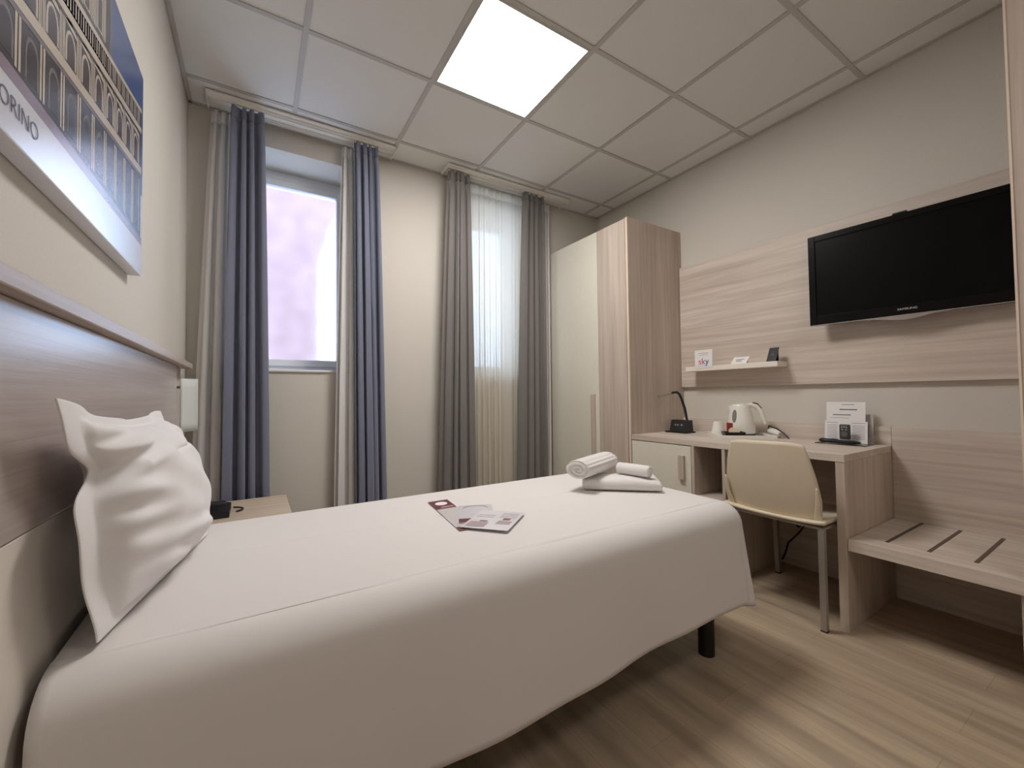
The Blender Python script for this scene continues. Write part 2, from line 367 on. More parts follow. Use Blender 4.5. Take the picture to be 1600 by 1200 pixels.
for k in range(14):
    yc = PY0+.05+k*.0815
    if yc > YE-.03: break
    m0, m1 = lp_(zA,zC,.12), lp_(zA,zC,.76)
    for s_ in (-.037,-.031,.031,.037): band(yc+s_-.002, yc+s_+.002, lp_(zA,zC,.06), lp_(zA,zC,.92), 3, 3)
    archw(yc, .052, m0, m1, 3, 3); archw(yc, .038, m0, lp_(zA,zC,.70), 6, 4); archw(yc, .030, m0, lp_(zA,zC,.67), 4, 5)
    q2([(yc-.034,lp_(zA,zC,.80)(yc)),(yc+.034,lp_(zA,zC,.80)(yc)),(yc+.020,lp_(zA,zC,.90)(yc)),(yc,lp_(zA,zC,.95)(yc)),(yc-.020,lp_(zA,zC,.90)(yc))],3,5)
    g0, g1 = lp_(zg,zA,.10), lp_(zg,zA,.72)
    archw(yc+.01, .046, g0, g1, 6, 3); archw(yc+.01, .034, g0, lp_(zg,zA,.66), 2, 4)
    for s_ in (-.030,.040): band(yc+s_-.004, yc+s_+.003, lp_(zg,zA,.05), lp_(zg,zA,.84), 3, 4)
    for q_ in range(6): band(yc-.036+q_*.0136, yc-.030+q_*.0136, off(zC,.016), off(zR,-.014), 3 if q_%3 else 6, 5)
    if yc < -1.60:
        for s_ in (-.036,-.027,.027,.036): band(yc+s_-.003, yc+s_+.003, off(zR,.01), top, 3, 3)
        archw(yc, .040, off(zR,.014), lambda y: zR(y)+.11, 3, 3); archw(yc, .026, off(zR,.018), lambda y: zR(y)+.10, 4, 4)
        band(yc-.034, yc+.034, off(zR,.122), off(zR,.132), 3, 5)
obj('print', b, PM, pic)
obj('lettering', text_bm('TORINO', .038, (PX+.0012,-2.0,1.464), (0,1,0), (0,0,1), .0002, sx=.98, thin=-.010), plain('print_letter', (96,98,118), .4), pic, label='thin grey capital letters')
# wall light
wlt = thing('wall_light', 'frosted glass wall light at the right end of the headboard', 'wall light', (.0,-.41,1.0))
obj('mount', box(BM(), .001, .012, -.43, -.39, .80, 1.11, .003), CHROME, wlt)
b = BM(); tube(b, [(.012,-.41,1.095),(.040,-.41,1.095)], .006); tube(b, [(.034,-.412,1.10),(.030,-.412,.86),(.012,-.412,.86)], .005)
obj('arm', b, CHROME, wlt, smooth=40)
FG = glass_mat('frosted_shade', .5, 1.2, (.93,.97,.95,1)); FG.node_tree.nodes['Principled BSDF'].inputs['Transmission Weight'].default_value = .35
b = BM()
grid(b, 10, 6, lambda u, v: Vector((.032+.060*u, -.44+.05*math.sin(u*1.5), .886+.25*v))); so = obj('shade', b, FG, wlt, smooth=60); mod_solid(so, .005)
# ================================================================ BED
BX0, BXE, BY0, BY1, BZ = .04, 1.925, -1.882, -1.09, .600
bed = thing('bed', 'single bed frame with black metal legs under the white bedspread', 'bed', (1.0,-1.48,0))
obj('mattress', box(BM(), .06, 1.955, -1.90, -1.07, .40, .585, .03, 3), PAPER, bed, smooth=40)
obj('base', box(BM(), .07, 1.94, -1.88, -1.09, .30, .398, .006), FOOTM, bed)
for (lx, ly) in ((1.862,-1.858),(1.862,-1.12),(.2,-1.858),(.2,-1.12)):
    obj('leg', tube(BM(), [(lx,ly,0),(lx,ly,.30)], .031, 18), FOOTM, bed, smooth=40)
b = BM(); rE = .085; DROP = .42
def hem(p, q):
    return 0
def spread(p, q):
    ep = max(0., p-BXE); eq = (q-BY1) if q > BY1 else ((q-BY0) if q < BY0 else 0.)
    s = 1 if eq > 0 else -1; aq = abs(eq)
    bx = min(p, BXE); by = min(max(q, BY0), BY1)
    z = BZ; z += .006*math.sin(math.pi*(by-BY0)/(BY1-BY0))
    if ep == 0 and aq == 0:
        z -= .0022*math.exp(-((q+1.445-.004*math.sin(6*p))/.006)**2)
        z += .0022*math.exp(-((q+1.872+.004*math.sin(5*p))/.006)**2)
        z += .0015*math.sin(9*p+3*q)*math.sin(7*q)
        return Vector((bx, by, z))
    d = max(ep, aq); 
    if ep > 0 and aq > 0:
        th = (aq/ep)*math.pi/4 if ep >= aq else math.pi/2-(ep/aq)*math.pi/4
        n = Vector((math.cos(th), s*math.sin(th)))
    else:
        th = 0 if ep > 0 else math.pi/2; n = Vector((1,0)) if ep > 0 else Vector((0,s))
    L0 = rE*math.pi/2
    if d < L0: h = rE*math.sin(d/rE); dr = rE*(1-math.cos(d/rE))
    else:
        e_ = d-L0; f = e_/(DROP-.08)
        corner = math.sin(2*th) if (ep > 0 and aq > 0) else 0
        along = p if (ep == 0) else q
        wav = .008*math.sin(along*7.0+1.0)*f + .004*math.sin(along*17)*f
        if corner: wav = (.012*math.sin(th*6.5+.4)+.018*corner)*f
        h = rE + .018*f + wav; dr = rE + e_*(1.0 - .03*f)
        if ep == 0: dr += .02*f*math.sin(p*2.2+.3)
    return Vector((bx+n.x*h, by+n.y*h, z-dr))
flat = DROP+.02
ps = [BX0+(BXE-BX0)*k/110 for k in range(111)] + [BXE+flat*((k+1)/26) for k in range(26)]
qs = [BY0-flat*(1-k/26) for k in range(26)] + [BY0+(BY1-BY0)*k/84 for k in range(85)] + [BY1+flat*((k+1)/26) for k in range(26)]
qs = sorted(set(qs+[-1.872+.0025*k for k in range(-6,7)]+[-1.445+.0025*k for k in range(-6,7)]))
V = [[b.verts.new(spread(p, q)) for q in qs] for p in ps]
for i in range(len(ps)-1):
    for j in range(len(qs)-1): b.faces.new((V[i][j], V[i+1][j], V[i+1][j+1], V[i][j+1]))
bs = obj('bedspread', b, LINEN, loc=(1.0,-1.48,.6), smooth=60); tag(bs, 'plain white bedspread hanging down over the sides of the single bed', 'bedspread')
mod_solid(bs, .004, -1)
# pillow with a flat flange
pw = thing('pillow', 'white flanged pillow propped upright against the headboard', 'pillow', (.14,-1.58,.61))
c00, c10, c01, c11 = Vector((.092,-1.868,.613)), Vector((.202,-1.240,.611)), Vector((.073,-1.985,1.046)), Vector((.082,-1.250,1.006))
def patch(u, v): return c00*(1-u)*(1-v)+c10*u*(1-v)+c01*(1-u)*v+c11*u*v
nrm = Vector((1,-.04,.16)).normalized()
def G(x, c, w): return math.exp(-((x-c)/w)**2)
def puff(u, v):
    lo = .095-.02*v; hi = .965
    a = min(max((u-lo)/(hi-lo),0),1); c = min(max((v-.05)/(.93-.05),0),1)
    return (max(0,4*a*(1-a))**.42)*(max(0,4*c*(1-c))**.42)
def pil(u, v, side):
    p = patch(u, v); g = puff(u, v); fl = 1-min(1,g*4); L = max(0,1-u*4.5)
    p += Vector((.004, .085, .0))*G(v,.70,.075)*L
    p += Vector((0, -.010, 0))*G(v,.42,.14)*L
    p += Vector((0,0,-.030*math.sin(math.pi*min(1,u*1.05))*v**4))
    p += Vector((0,.012*math.sin(math.pi*v)*u,0))
    cr = .013*math.sin((v-.30*u)*52+1.0)*G(u,.18,.17)*G(v,.80,.13)
    cr += .009*math.sin((v+.16*u)*44)*G(u,.16,.13)*G(v,.50,.17)
    cr += .012*math.sin((v*1.2+.35*u)*30+.5)*G(v,.22,.09)*G(u,.50,.28)
    cr += .007*math.sin((u*1.2+.9*v)*46)*G(u,.88,.10)*G(v,.90,.10)
    cr += .006*math.sin(u*23+v*7)*math.sin(v*15-u*6)
    cr -= .007*G(v,.735+.07*(u-.6),.010)*(1 if u > .45 else 0)*min(1,(u-.45)*8 if u > .45 else 0)
    wave = fl*(.003*math.sin(v*15+1)*L + .006*math.sin(u*19)*v)
    if side > 0: return p + nrm*(.090*g + cr*min(1,g*2) + wave + .002)
    return p + nrm*(-.050*g*(.55+.45*v) + wave - .002)
b = BM()
for sd in (1,-1): grid(b, 90, 80, lambda u, v: pil(u, v, sd))
bmesh.ops.remove_doubles(b, verts=b.verts[:], dist=.0001)
# close the rim between the two sheets
es = [e_ for e_ in b.edges if len(e_.link_faces) == 1]
bmesh.ops.bridge_loops(b, edges=es)
po = obj('cover', b, PILL, pw, smooth=70); mod_sub(po, 1)
# ================================================================ NIGHTSTAND + PHONE
ns = thing('nightstand', 'pale wood nightstand behind the bed, below the wall light', 'nightstand', (.24,-.47,0))
obj('top', box(BM(), .03, .475, -.70, -.235, .478, .50, .002), WOODX, ns)
obj('body', box(BM(), .04, .455, -.69, -.245, .05, .477, .002), WOODX, ns)
d = obj('drawer', box(BM(), .456, .470, -.685, -.25, .28, .465, .002), WHITEP, ns); obj('handle', box(BM(), .471, .482, -.52, -.42, .40, .415, .002), WOODX, d)
obj('plinth', box(BM(), .05, .43, -.67, -.265, 0, .049), WOODX, ns)
tp = thing('telephone', 'black desk telephone on the nightstand beside the pillow', 'telephone', (.16,-.46,.50))
b = BM(); prism(b, [(.07,-.60,.501),(.228,-.60,.501),(.228,-.60,.528),(.07,-.60,.560)], (0,.20,0)); obj('base', b, TELBLUE, tp)
b = BM(); box(b, .09, .215, -.595, -.545, .550, .572, .008, 3); obj('handset', b, TELBLUE, tp, smooth=40)
cb = [(.238,-.45,.512)]+[(.238+.04*math.sin(k*.35), -.45+.0+.03*math.cos(k*.35)-.03, .512-.001*k) for k in range(1,9)]
obj('cord', tube(BM(), cb, .004, 8), BLACK, tp, smooth=50)
# ================================================================ WARDROBE
wd = thing('wardrobe', 'tall wardrobe with cream door and wood side in far right corner', 'wardrobe', (2.8,-.46,0))
b = BM()
box(b, 2.530, 3.088, -.884, -.022, .06, 2.262); obj('carcass', b, WOODV, wd)
obj('plinth', box(BM(), 2.56, 3.08, -.88, -.03, 0, .059), WOODV, wd)
dr = obj('door', box(BM(), 2.507, 2.528, -.602, -.022, .065, 2.260, .0015), WHITEP, wd, label='tall cream door')
obj('handle', box(BM(), 2.484, 2.506, -.566, -.531, .42, 1.035, .002), WOODV, dr)
obj('door', box(BM(), 2.507, 2.528, -.880, -.606, .065, 2.260, .0015), WOODV, wd, label='narrow wood-grain front')
sp = obj('side_panel', box(BM(), 2.508, 3.088, -.905, -.886, 0, 2.265, .001), WOODV, wd)
obj('edge_strip', box(BM(), 2.5055, 2.5078, -.905, -.886, .01, 2.264), plain('edge_band', (222,200,182), .5), sp)
# ================================================================ DESK
dk = thing('desk', 'pale wood built-in desk along the right wall beside the wardrobe', 'desk', (2.79,-1.5,0))
obj('desktop', box(BM(), 2.507, 3.068, -2.105, -.907, .727, .760, .0015), WOODH, dk)
obj('side_panel', box(BM(), 2.509, 3.068, -2.104, -2.070, 0, .7265, .0015), WOODV, dk)
obj('splashback', box(BM(), 3.0685, 3.088, -2.106, -.907, .0, .855, .001), WOODH, dk)
b = BM(); box(b, 2.530, 3.066, -.925, -.908, .06, .7265); box(b, 2.507, 3.066, -1.378, -1.360, .06, .7265); box(b, 2.53, 3.066, -1.360, -.925, .06, .08); box(b, 3.04, 3.066, -1.36, -.925, .08, .7265)
obj('cabinet_body', b, WOODV, dk)
dr = obj('door', box(BM(), 2.507, 2.527, -1.357, -.910, .085, .722, .0015), WHITEP, dk, label='cream cabinet door')
obj('handle', box(BM(), 2.488, 2.5065, -1.318, -1.282, .52, .665, .002), WOODV, dr)
obj('divider', box(BM(), 2.509, 3.066, -1.563, -1.545, .0, .7265, .001), WOODV, dk)
obj('shelf', box(BM(), 2.515, 3.066, -1.5445, -1.3785, .42, .438, .001), WOODH, dk)
obj('plinth', box(BM(), 2.54, 3.06, -1.5445, -.908, 0, .059), WOODV, dk)
# bench
bn = thing('luggage_bench', 'low wooden luggage bench right of the desk, with dark slots', 'bench', (2.79,-2.35,0))
obj('bench_top', box(BM(), 2.512, 3.066, -2.5975, -2.1062, .347, .397, .0015), WOODH, bn)
for yy in (-2.212, -2.340, -2.467): obj('rail', box(BM(), 2.60, 3.055, yy-.006, yy+.006, .3965, .3995, .001), GROOVE, bn)
obj('back_panel', box(BM(), 3.068, 3.088, -2.5975, -2.1075, .0, .853, .001), WOODH, bn)
obj('support', box(BM(), 2.53, 3.066, -2.5975, -2.58, 0, .346), WOODV, bn)
# divider at the right edge of the frame
t = thing('room_divider', 'tall wood-grain divider panel at the right edge, beside the television', 'divider panel', (2.79,-2.61,0))
obj('panel', box(BM(), 2.507, 3.089, -2.68, -2.599, 0, 2.703), WOODV, t)
obj('edge_strip', box(BM(), 2.5045, 2.5068, -2.605, -2.599, .0, 2.703), plain('edge_band_pale', (226,206,190), .5), t)
# ================================================================ WALL PANEL, TV, SHELF
wp = obj('wall_panel', box(BM(), 3.06, 3.088, -2.598, -.907, 1.081, 1.984, .0015), WOODH, loc=(3.075,-1.75,1.08)); tag(wp, 'long wood-grain panel on the right wall behind television and shelf', 'wall panel')
tvx, tvy = 2.95, -1.812; TA = math.atan2(.048, .765)
tv = thing('television', 'black flat screen television hung on the wood wall panel', 'television', (tvx, tvy, 1.389))
tv.rotation_euler = (0,0,0)
TW, TH_ = .768, .505
def tvp(s, z, d):   # s: metres along the set from its left end, d: depth behind the front
    ca, sa = math.cos(TA), math.sin(TA)
    return Vector((tvx + s*sa + d*ca, tvy - s*ca + d*sa, 1.389+z))
def tvbox(s0,s1,z0,z1,d0,d1,bev=0):
    b = BM(); box(b, s0,s1,d0,d1,z0,z1,bev)
    for v in b.verts: v.co = tvp(v.co.x, v.co.z, v.co.y)
    return b
bz = .032
obj('housing', tvbox(.006,TW-.006,.012,TH_-.004,.006,.040,.006), BLACK, tv, smooth=35)
b = BM()
for a in ((0,bz,.012,TH_),(TW-bz,TW,.012,TH_),(bz,TW-bz,TH_-bz,TH_),(bz,TW-bz,.012,.062)): join(b, tvbox(*a, -.004, .010, .002))
bz_m = plain('black_bezel', (8,7,8), .25); bz_m.node_tree.nodes['Principled BSDF'].inputs['Specular IOR Level'].default_value = .2
obj('bezel', b, bz_m, tv)
obj('screen', tvbox(bz-.002,TW-bz+.002,.06,TH_-bz+.002,.001,.006), SCREEN, tv)
b = BM(); n = 24; fr = []
for k in range(n+1):
    s = TW*k/n; fr.append((s, .010-.022*math.exp(-((s-TW/2)/.09)**2)))
pts = [(s, .0135) for s, z in fr] + [(s, z) for s, z in fr[::-1]]
prism(b, [tvp(s, z, -.005) for s, z in pts], tvp(0,0,.006)-tvp(0,0,-.005))
obj('bottom_trim', b, plain('smoky_trim', (176,168,160), .25, .5), tv, label='pale bottom trim dipping in the middle')
nx = (tvp(1,0,0)-tvp(0,0,0)).normalized()
obj('logo', text_bm('SAMSUNG', .0135, tvp(.398,.040,-.0045), nx, (0,0,1), .0004, sx=1.15), plain('logo_silver', (205,205,205), .4), tv, label='silver brand lettering')
obj('sensor_hump', tvbox(TW/2-.03,TW/2+.025,TH_-.001,TH_+.010,.0,.02,.004), BLACK, tv)
obj('wall_bracket', box(BM(), 3.003, 3.0595, -2.30, -2.10, 1.52, 1.74, .002), BLACK, tv)
sh = obj('wall_shelf', box(BM(), 2.94, 3.0595, -1.640, -1.028, 1.189, 1.221, .002), SHELFW, loc=(3.0,-1.33,1.2)); tag(sh, 'narrow white floating shelf on the wood wall panel', 'shelf')
def bars(lines, fn, t=.0004):   # printed lines: (u0,u1,v0,v1) on a surface given by fn(u,v)
    b = BM()
    for u0,u1,v0,v1 in lines:
        P = [fn(u0,v0), fn(u1,v0), fn(u1,v1), fn(u0,v1)]; nn = (P[1]-P[0]).cross(P[3]-P[0]).normalized()
        prism(b, [p+nn*.0002 for p in P], nn*t)
    return b
def sheet(fn, t):
    P = [fn(0,0), fn(1,0), fn(1,1), fn(0,1)]; nn = (P[1]-P[0]).cross(P[3]-P[0]).normalized()
    return prism(BM(), P, -nn*t)
sk = thing('sky_card', 'white upright card reading sky at left end of white shelf', 'card', (2.95,-1.17,1.221))
sk.name = 'display_card'
fn = lambda u, v: Vector((2.937, -1.106-.130*u, 1.209+.123*v))
b = sheet(fn, .002); box(b, 2.937, 2.99, -1.235, -1.107, 1.2213, 1.2228); obj('card', b, PAPER, sk)
skm, nt, bb = new_mat('sky_letters'); noise_col(nt, bb, lin((205,40,90)), lin((70,50,140)), (0,14,0), 1.0, 1, 0, .5, 0, .4, .6)
obj('lettering', text_bm('sky', .060, (2.9365,-1.171,1.252), (0,-1,0), (0,0,1), .0003), skm, sk, label='purple and pink sky lettering')
for q_ in ((.2,.78,.80,.822),(.25,.75,.70,.718)): obj('printed_line', bars([q_], fn), INK, sk)
fn = lambda u, v: Vector((2.951+.045*v, -1.352-.100*u, 1.2220+.045*v))
t = thing('leaflet', 'small white leaflet leaning back in the middle of white shelf', 'leaflet', (2.97,-1.40,1.221))
b = sheet(fn, .0008); prism(b, [(2.997,-1.36,1.2213),(2.997,-1.44,1.2213),(2.997,-1.44,1.2655),(2.997,-1.36,1.2655)], (.001,0,0)); obj('sheet', b, PAPER, t); obj('printed_lines', bars([(.2,.75,.55,.63),(.25,.6,.40,.46),(.3,.7,.25,.30)], fn), INK, t)
fn = lambda u, v: Vector((2.951+.046*v, -1.572-.054*u, 1.2216+.085*v))
t = thing('black_card', 'small black card tilted back at right end of white shelf', 'card', (2.97,-1.6,1.221))
b = sheet(fn, .002); prism(b, [(2.998,-1.58,1.2213),(2.998,-1.62,1.2213),(2.998,-1.62,1.303),(2.998,-1.58,1.303)], (.001,0,0)); obj('card', b, BLACK, t); obj('printed_lines', bars([(.35,.65,.4,.6),(.3,.7,.7,.74)], fn), plain('dim_print', (60,58,56), .5), t)
# ================================================================ THINGS ON THE DESK
dl = thing('desk_lamp', 'black socket block with bent reading lamp on desk beside wardrobe', 'lamp', (2.88,-1.01,.76))
obj('base_plate', box(BM(), 2.82, 2.93, -1.105, -.935, .7603, .770, .003), BLACK, dl)
b = BM(); prism(b, [(2.845,-.955,.770),(2.925,-.955,.770),(2.915,-.955,.848),(2.868,-.955,.848)], (0,-.135,0)); blk = obj('socket_block', b, plain('charcoal_block', (34,36,38), .45), dl)
b = BM()
for yy in (-1.0,-1.02,-1.05): 
    tube(b, [(2.8545,yy,.815),(2.851,yy,.8145)], .007, 12)
obj('socket', b, plain('socket_grey', (150,152,156), .4), blk)
arm = [(2.90,-1.06,.846),(2.897,-1.045,.93),(2.89,-1.025,1.00),(2.882,-1.015,1.03),(2.862,-1.010,1.045),(2.83,-1.008,1.043),(2.80,-1.006,1.036)]
obj('arm', tube(BM(), arm, .0085, 12), BLACK, dl, smooth=50)
obj('lamp_head', tube(BM(), [(2.80,-1.006,1.036),(2.68,-1.000,1.018)], [.0085,.0075], 12), CHROME, dl, smooth=50)
# tray (turned 45 degrees)
A, B_, C_ = Vector((2.845,-1.245,0)), Vector((2.642,-1.452,0)), Vector((2.862,-1.668,0))
ux = (C_-B_).normalized(); uy = (A-B_).normalized(); LT, WT = (C_-B_).length, (A-B_).length
tr = thing('tray', 'square white tray holding kettle and cups on the desk', 'tray', (B_.x, B_.y, .7603), math.atan2(ux.y, ux.x))
b = BM(); box(b, 0, LT, 0, WT, 0, .006, .001); obj('tray_base', b, PLAST, tr, local=True)
b = BM()
for a in ((0,LT,0,.008),(0,LT,WT-.008,WT),(0,.008,.008,WT-.008),(LT-.008,LT,.008,WT-.008)): box(b, *a, .0062, .026, .002)
obj('rim', b, PLAST, tr, local=True)
def trp(a, c): return B_+ux*a+uy*c
# cup upside down
p = trp(.045,.20); cz = .7668
cu = thing('cup', 'upturned white cup at the left of the tray', 'cup', (p.x,p.y,cz))
obj('bowl', lathe(BM(), [(.040,0),(.041,.006),(.040,.02),(.033,.05),(.027,.078),(.025,.085),(.024,.088)], (p.x,p.y,cz)), PLAST, cu, smooth=40)
hd = [(p.x+ux.x*.038, p.y+ux.y*.038, cz+.03), (p.x+ux.x*.058, p.y+ux.y*.058, cz+.030), (p.x+ux.x*.060, p.y+ux.y*.060, cz+.012), (p.x+ux.x*.040, p.y+ux.y*.040, cz+.008)]
obj('handle', tube(BM(), hd, .004, 8), PLAST, cu, smooth=50)
# kettle
p = Vector((2.905,-1.435,0)); kz = .7668
kt = thing('kettle', 'white electric kettle with grey water gauge on the tray', 'kettle', (p.x,p.y,kz))
obj('base_ring', lathe(BM(), [(.078,0),(.080,.004),(.079,.016),(.074,.018)], (p.x,p.y,kz)), DGREY, kt, smooth=40)
b = BM(); lathe(b, [(.076,.0185),(.078,.03),(.077,.06),(.072,.10),(.064,.14),(.056,.175),(.054,.185),(.05,.187)], (p.x,p.y,kz), 36)
# pull out a spout on the left side
sd = Vector((-.75,.66,0)).normalized()
for v in b.verts:
    r = Vector((v.co.x-p.x, v.co.y-p.y, 0))
    if v.co.z > kz+.14 and r.length > .02:
        k = max(0, r.normalized().dot(sd))**6; f = (v.co.z-kz-.14)/.045
        v.co += sd*.020*k*f
obj('body', b, PLAST, kt, smooth=50)
obj('lid', lathe(BM(), [(.050,.1875),(.046,.196),(.02,.202),(.008,.203)], (p.x,p.y,kz)), PLAST, kt, smooth=50)
hv = Vector((.55,-.83,0)).normalized()
def kp(a, z): return Vector((p.x+hv.x*a, p.y+hv.y*a, kz+z))
hs = [kp(.035,.190),kp(.06,.194),(kp(.085,.185)),kp(.105,.16),kp(.120,.12),kp(.130,.085),kp(.133,.075)]
obj('handle', tube(BM(), hs, [.011,.012,.013,.013,.012,.010,.008], 14), PLAST, kt, smooth=60)
hs = [kp(.066,.206),kp(.09,.198),kp(.112,.170)]
obj('switch', tube(BM(), hs, [.005,.006,.005], 10), DGREY, kt, smooth=60)
gv = Vector((-.99,.02,0)).normalized(); gs = Vector((gv.y,-gv.x,0))
b = BM(); pts = []
for k in range(20):
    t_ = 2*math.pi*k/20; zz = .125+.040*math.sin(t_); rr = .076-.0004*0-(zz-.06)*.145
    q = Vector((p.x,p.y,kz+zz))+gv*(rr+.0005)+gs*(.013*math.cos(t_)); pts.append(q)
prism(b, pts, gv*.003); obj('water_gauge', b, plain('gauge_grey', (128,126,122), .3), kt)
# dark bowl with sachets
p = Vector((2.765,-1.465,0))
bw = thing('sachet_bowl', 'small dark brown dish of sachets at front of the tray', 'dish', (p.x,p.y,.7668), 0)
b = BM()
q4 = [(-.055,-.04),(.055,-.04),(.055,.04),(-.055,.04)]
rot = Matrix.Rotation(math.atan2(ux.y,ux.x), 3, 'Z')
def rp_(x, y, z): v = rot @ Vector((x,y,0)); return Vector((p.x+v.x, p.y+v.y, .7668+z))
for a in range(4):
    (xa,ya),(xb,yb) = q4[a], q4[(a+1)%4]
    b.faces.new([b.verts.new(rp_(xa*.8,ya*.8,0)), b.verts.new(rp_(xb*.8,yb*.8,0)), b.verts.new(rp_(xb,yb,.036)), b.verts.new(rp_(xa,ya,.036))])
b.faces.new([b.verts.new(rp_(x*.8,y*.8,0)) for x, y in q4]); bmesh.ops.remove_doubles(b, verts=b.verts[:], dist=.0005)
o = obj('dish', b, DKBROWN, bw); mod_solid(o, .004, 1)
sc_ = lambda n, lab, pts, ext, mat: tag(obj(n, prism(BM(), pts, ext), mat, loc=tuple(pts[0])), lab, 'sachet', 'sachets on the tray')
sc_('sachet', 'cream round-topped sachet standing in the dark dish', [rp_(-.025+.0,-.015,.012), rp_(.035,-.012,.012), rp_(.036,-.008,.045), rp_(.02,-.006,.058), rp_(-.012,-.006,.060), rp_(-.026,-.010,.048)], rot@Vector((0,.006,0)), CREAM)
sc_('sachet', 'red paper sachet standing behind the cream one in the dish', [rp_(-.030,.012,.010), rp_(.004,.014,.010), rp_(.004,.018,.086), rp_(-.030,.016,.090)], rot@Vector((0,.004,0)), RED)
p2 = trp(.085,.135)
t = thing('biscuit', 'white wrapped biscuit lying on tray beside the upturned cup', 'biscuit', (p2.x,p2.y,.7665), math.atan2(ux.y,ux.x)-.5)
obj('wrapper', box(BM(), -.025,.025,-.012,.012,.001,.014,.005,3), PAPER, t, local=True, smooth=50)
obj('wrapper_end', box(BM(), .026,.034,-.014,.014,.003,.008,.001), PAPER, t, local=True)
pg = thing('power_plug', 'white power plug with dark cable behind the tray', 'plug', (3.01,-1.59,.762))
b = BM(); tube(b, [(3.02,-1.55,.80),(3.005,-1.585,.792),(2.99,-1.62,.783)], [.019,.021,.015], 14); obj('plug', b, PLAST, pg, smooth=50)
b = BM(); tube(b, [(2.99,-1.622,.783),(2.982,-1.638,.778)], .006, 10); obj('prong', b, CHROME, pg)
cc = [(3.02,-1.55,.80),(3.03,-1.535,.815),(3.02,-1.54,.83),(3.035,-1.58,.815),(3.04,-1.62,.785),(3.03,-1.645,.766),(3.0,-1.66,.765)]
obj('cable', tube(BM(), cc, .0045, 8), DGREY, pg, smooth=60)
# information stand
st = thing('brochure_stand', 'clear stand holding white information sheets on the desk', 'brochure stand', (2.97,-1.94,.76))
obj('base_plate', box(BM(), 2.90, 3.02, -2.055, -1.835, .7603, .764, .001), ACRYL, st)
fn = lambda u, v: Vector((3.012+.018*v, -1.842-.19*u, .7645+.10*v)); obj('back_plate', sheet(fn, .003), ACRYL, st)
fnf = lambda u, v: Vector((2.985+.012*v, -1.849-.187*u, .7655+.112*v))
t = obj('information_sheet', sheet(fnf, .001), PAPER, loc=(2.985,-1.94,.766)); tag(t, 'wide white printed sheet at the front of the stand', 'printed sheet')
for ua, ub in ((.05,.31),(.65,.95)): obj('printed_column', bars([(ua,ub,.92,.938)]+[(ua+.01,ub-.01,.80-.075*k,.815-.075*k) for k in range(9)], fnf), INK, t)
fnb = lambda u, v: Vector((3.004+.016*v, -1.850-.172*u, .7655+.214*v))
t = obj('information_sheet', sheet(fnb, .001), PAPER, loc=(3.005,-1.93,.766)); tag(t, 'tall white printed sheet at the back of the stand', 'printed sheet')
obj('printed_lines', bars([(.40,.72,.93,.942),(.35,.80,.80,.825),(.18,.64,.67,.69),(.1,.6,.60,.606)], fnb), plain('dark_ink', (96,92,94), .7), t)
t = tag(obj('leaflet', box(BM(), 3.040, 3.042, -2.045, -1.98, .7605, .915), plain('grey_paper', (196,190,186), .7), loc=(3.04,-2.0,.76)), 'grey leaflet corner showing behind the tall sheet on desk', 'leaflet')
# remote standing + dark tray lying
rc = thing('remote_control', 'small dark grey remote standing upright before the information sheets', 'remote control', (2.94,-1.957,.78))
b = BM(); box(b, 2.934, 2.950, -1.981, -1.934, .7855, .865, .007, 3); obj('body', b, DGREY, rc, smooth=40)
b = BM()
for yy, zz in ((-1.947,.850),(-1.957,.852),(-1.967,.850),(-1.949,.838),(-1.965,.838)): box(b, 2.9325, 2.9342, yy-.003, yy+.003, zz-.003, zz+.003)
obj('button', b, plain('button_grey', (170,170,172), .4), rc)
obj('dial', tube(BM(), [(2.9345,-1.957,.815),(2.932,-1.957,.815)], .014, 20), plain('dial_grey', (92,92,94), .4), rc)
t = thing('remote_control', 'long black television remote lying before the information sheets', 'remote control', (2.93,-1.94,.764))
b = BM(); grid(b, 20, 1, lambda u, v: Vector((2.918+.04*v, -1.850-.18*u, .7643)))
b.free(); b = BM(); tube(b, [(2.925,-1.848,.777),(2.925,-1.86,.777),(2.928,-1.90,.776),(2.932,-1.95,.774),(2.935,-2.0,.774),(2.936,-2.022,.774)], [.004,.012,.011,.0095,.009,.004], 14)
for v in b.verts: v.co.x = 2.93+(v.co.x-2.93)*1.7
obj('body', b, BLACK, t, smooth=60)
obj('button_row', box(BM(), 2.925, 2.939, -1.93, -1.90, .7865, .788), DGREY, t)
# cable under the desk
t = obj('cable', tube(BM(), [(3.06,-1.70,.33),(3.0,-1.68,.28),(2.95,-1.72,.27),(2.95,-1.76,.30),(2.97,-1.72,.24),(2.96,-1.66,.16),(3.0,-1.63,.10),(3.05,-1.60,.06),(3.06,-1.58,.02)], .005, 8), BLACK, loc=(3.05,-1.65,0), smooth=60); tag(t, 'loose black cable hanging under the desk', 'cable')
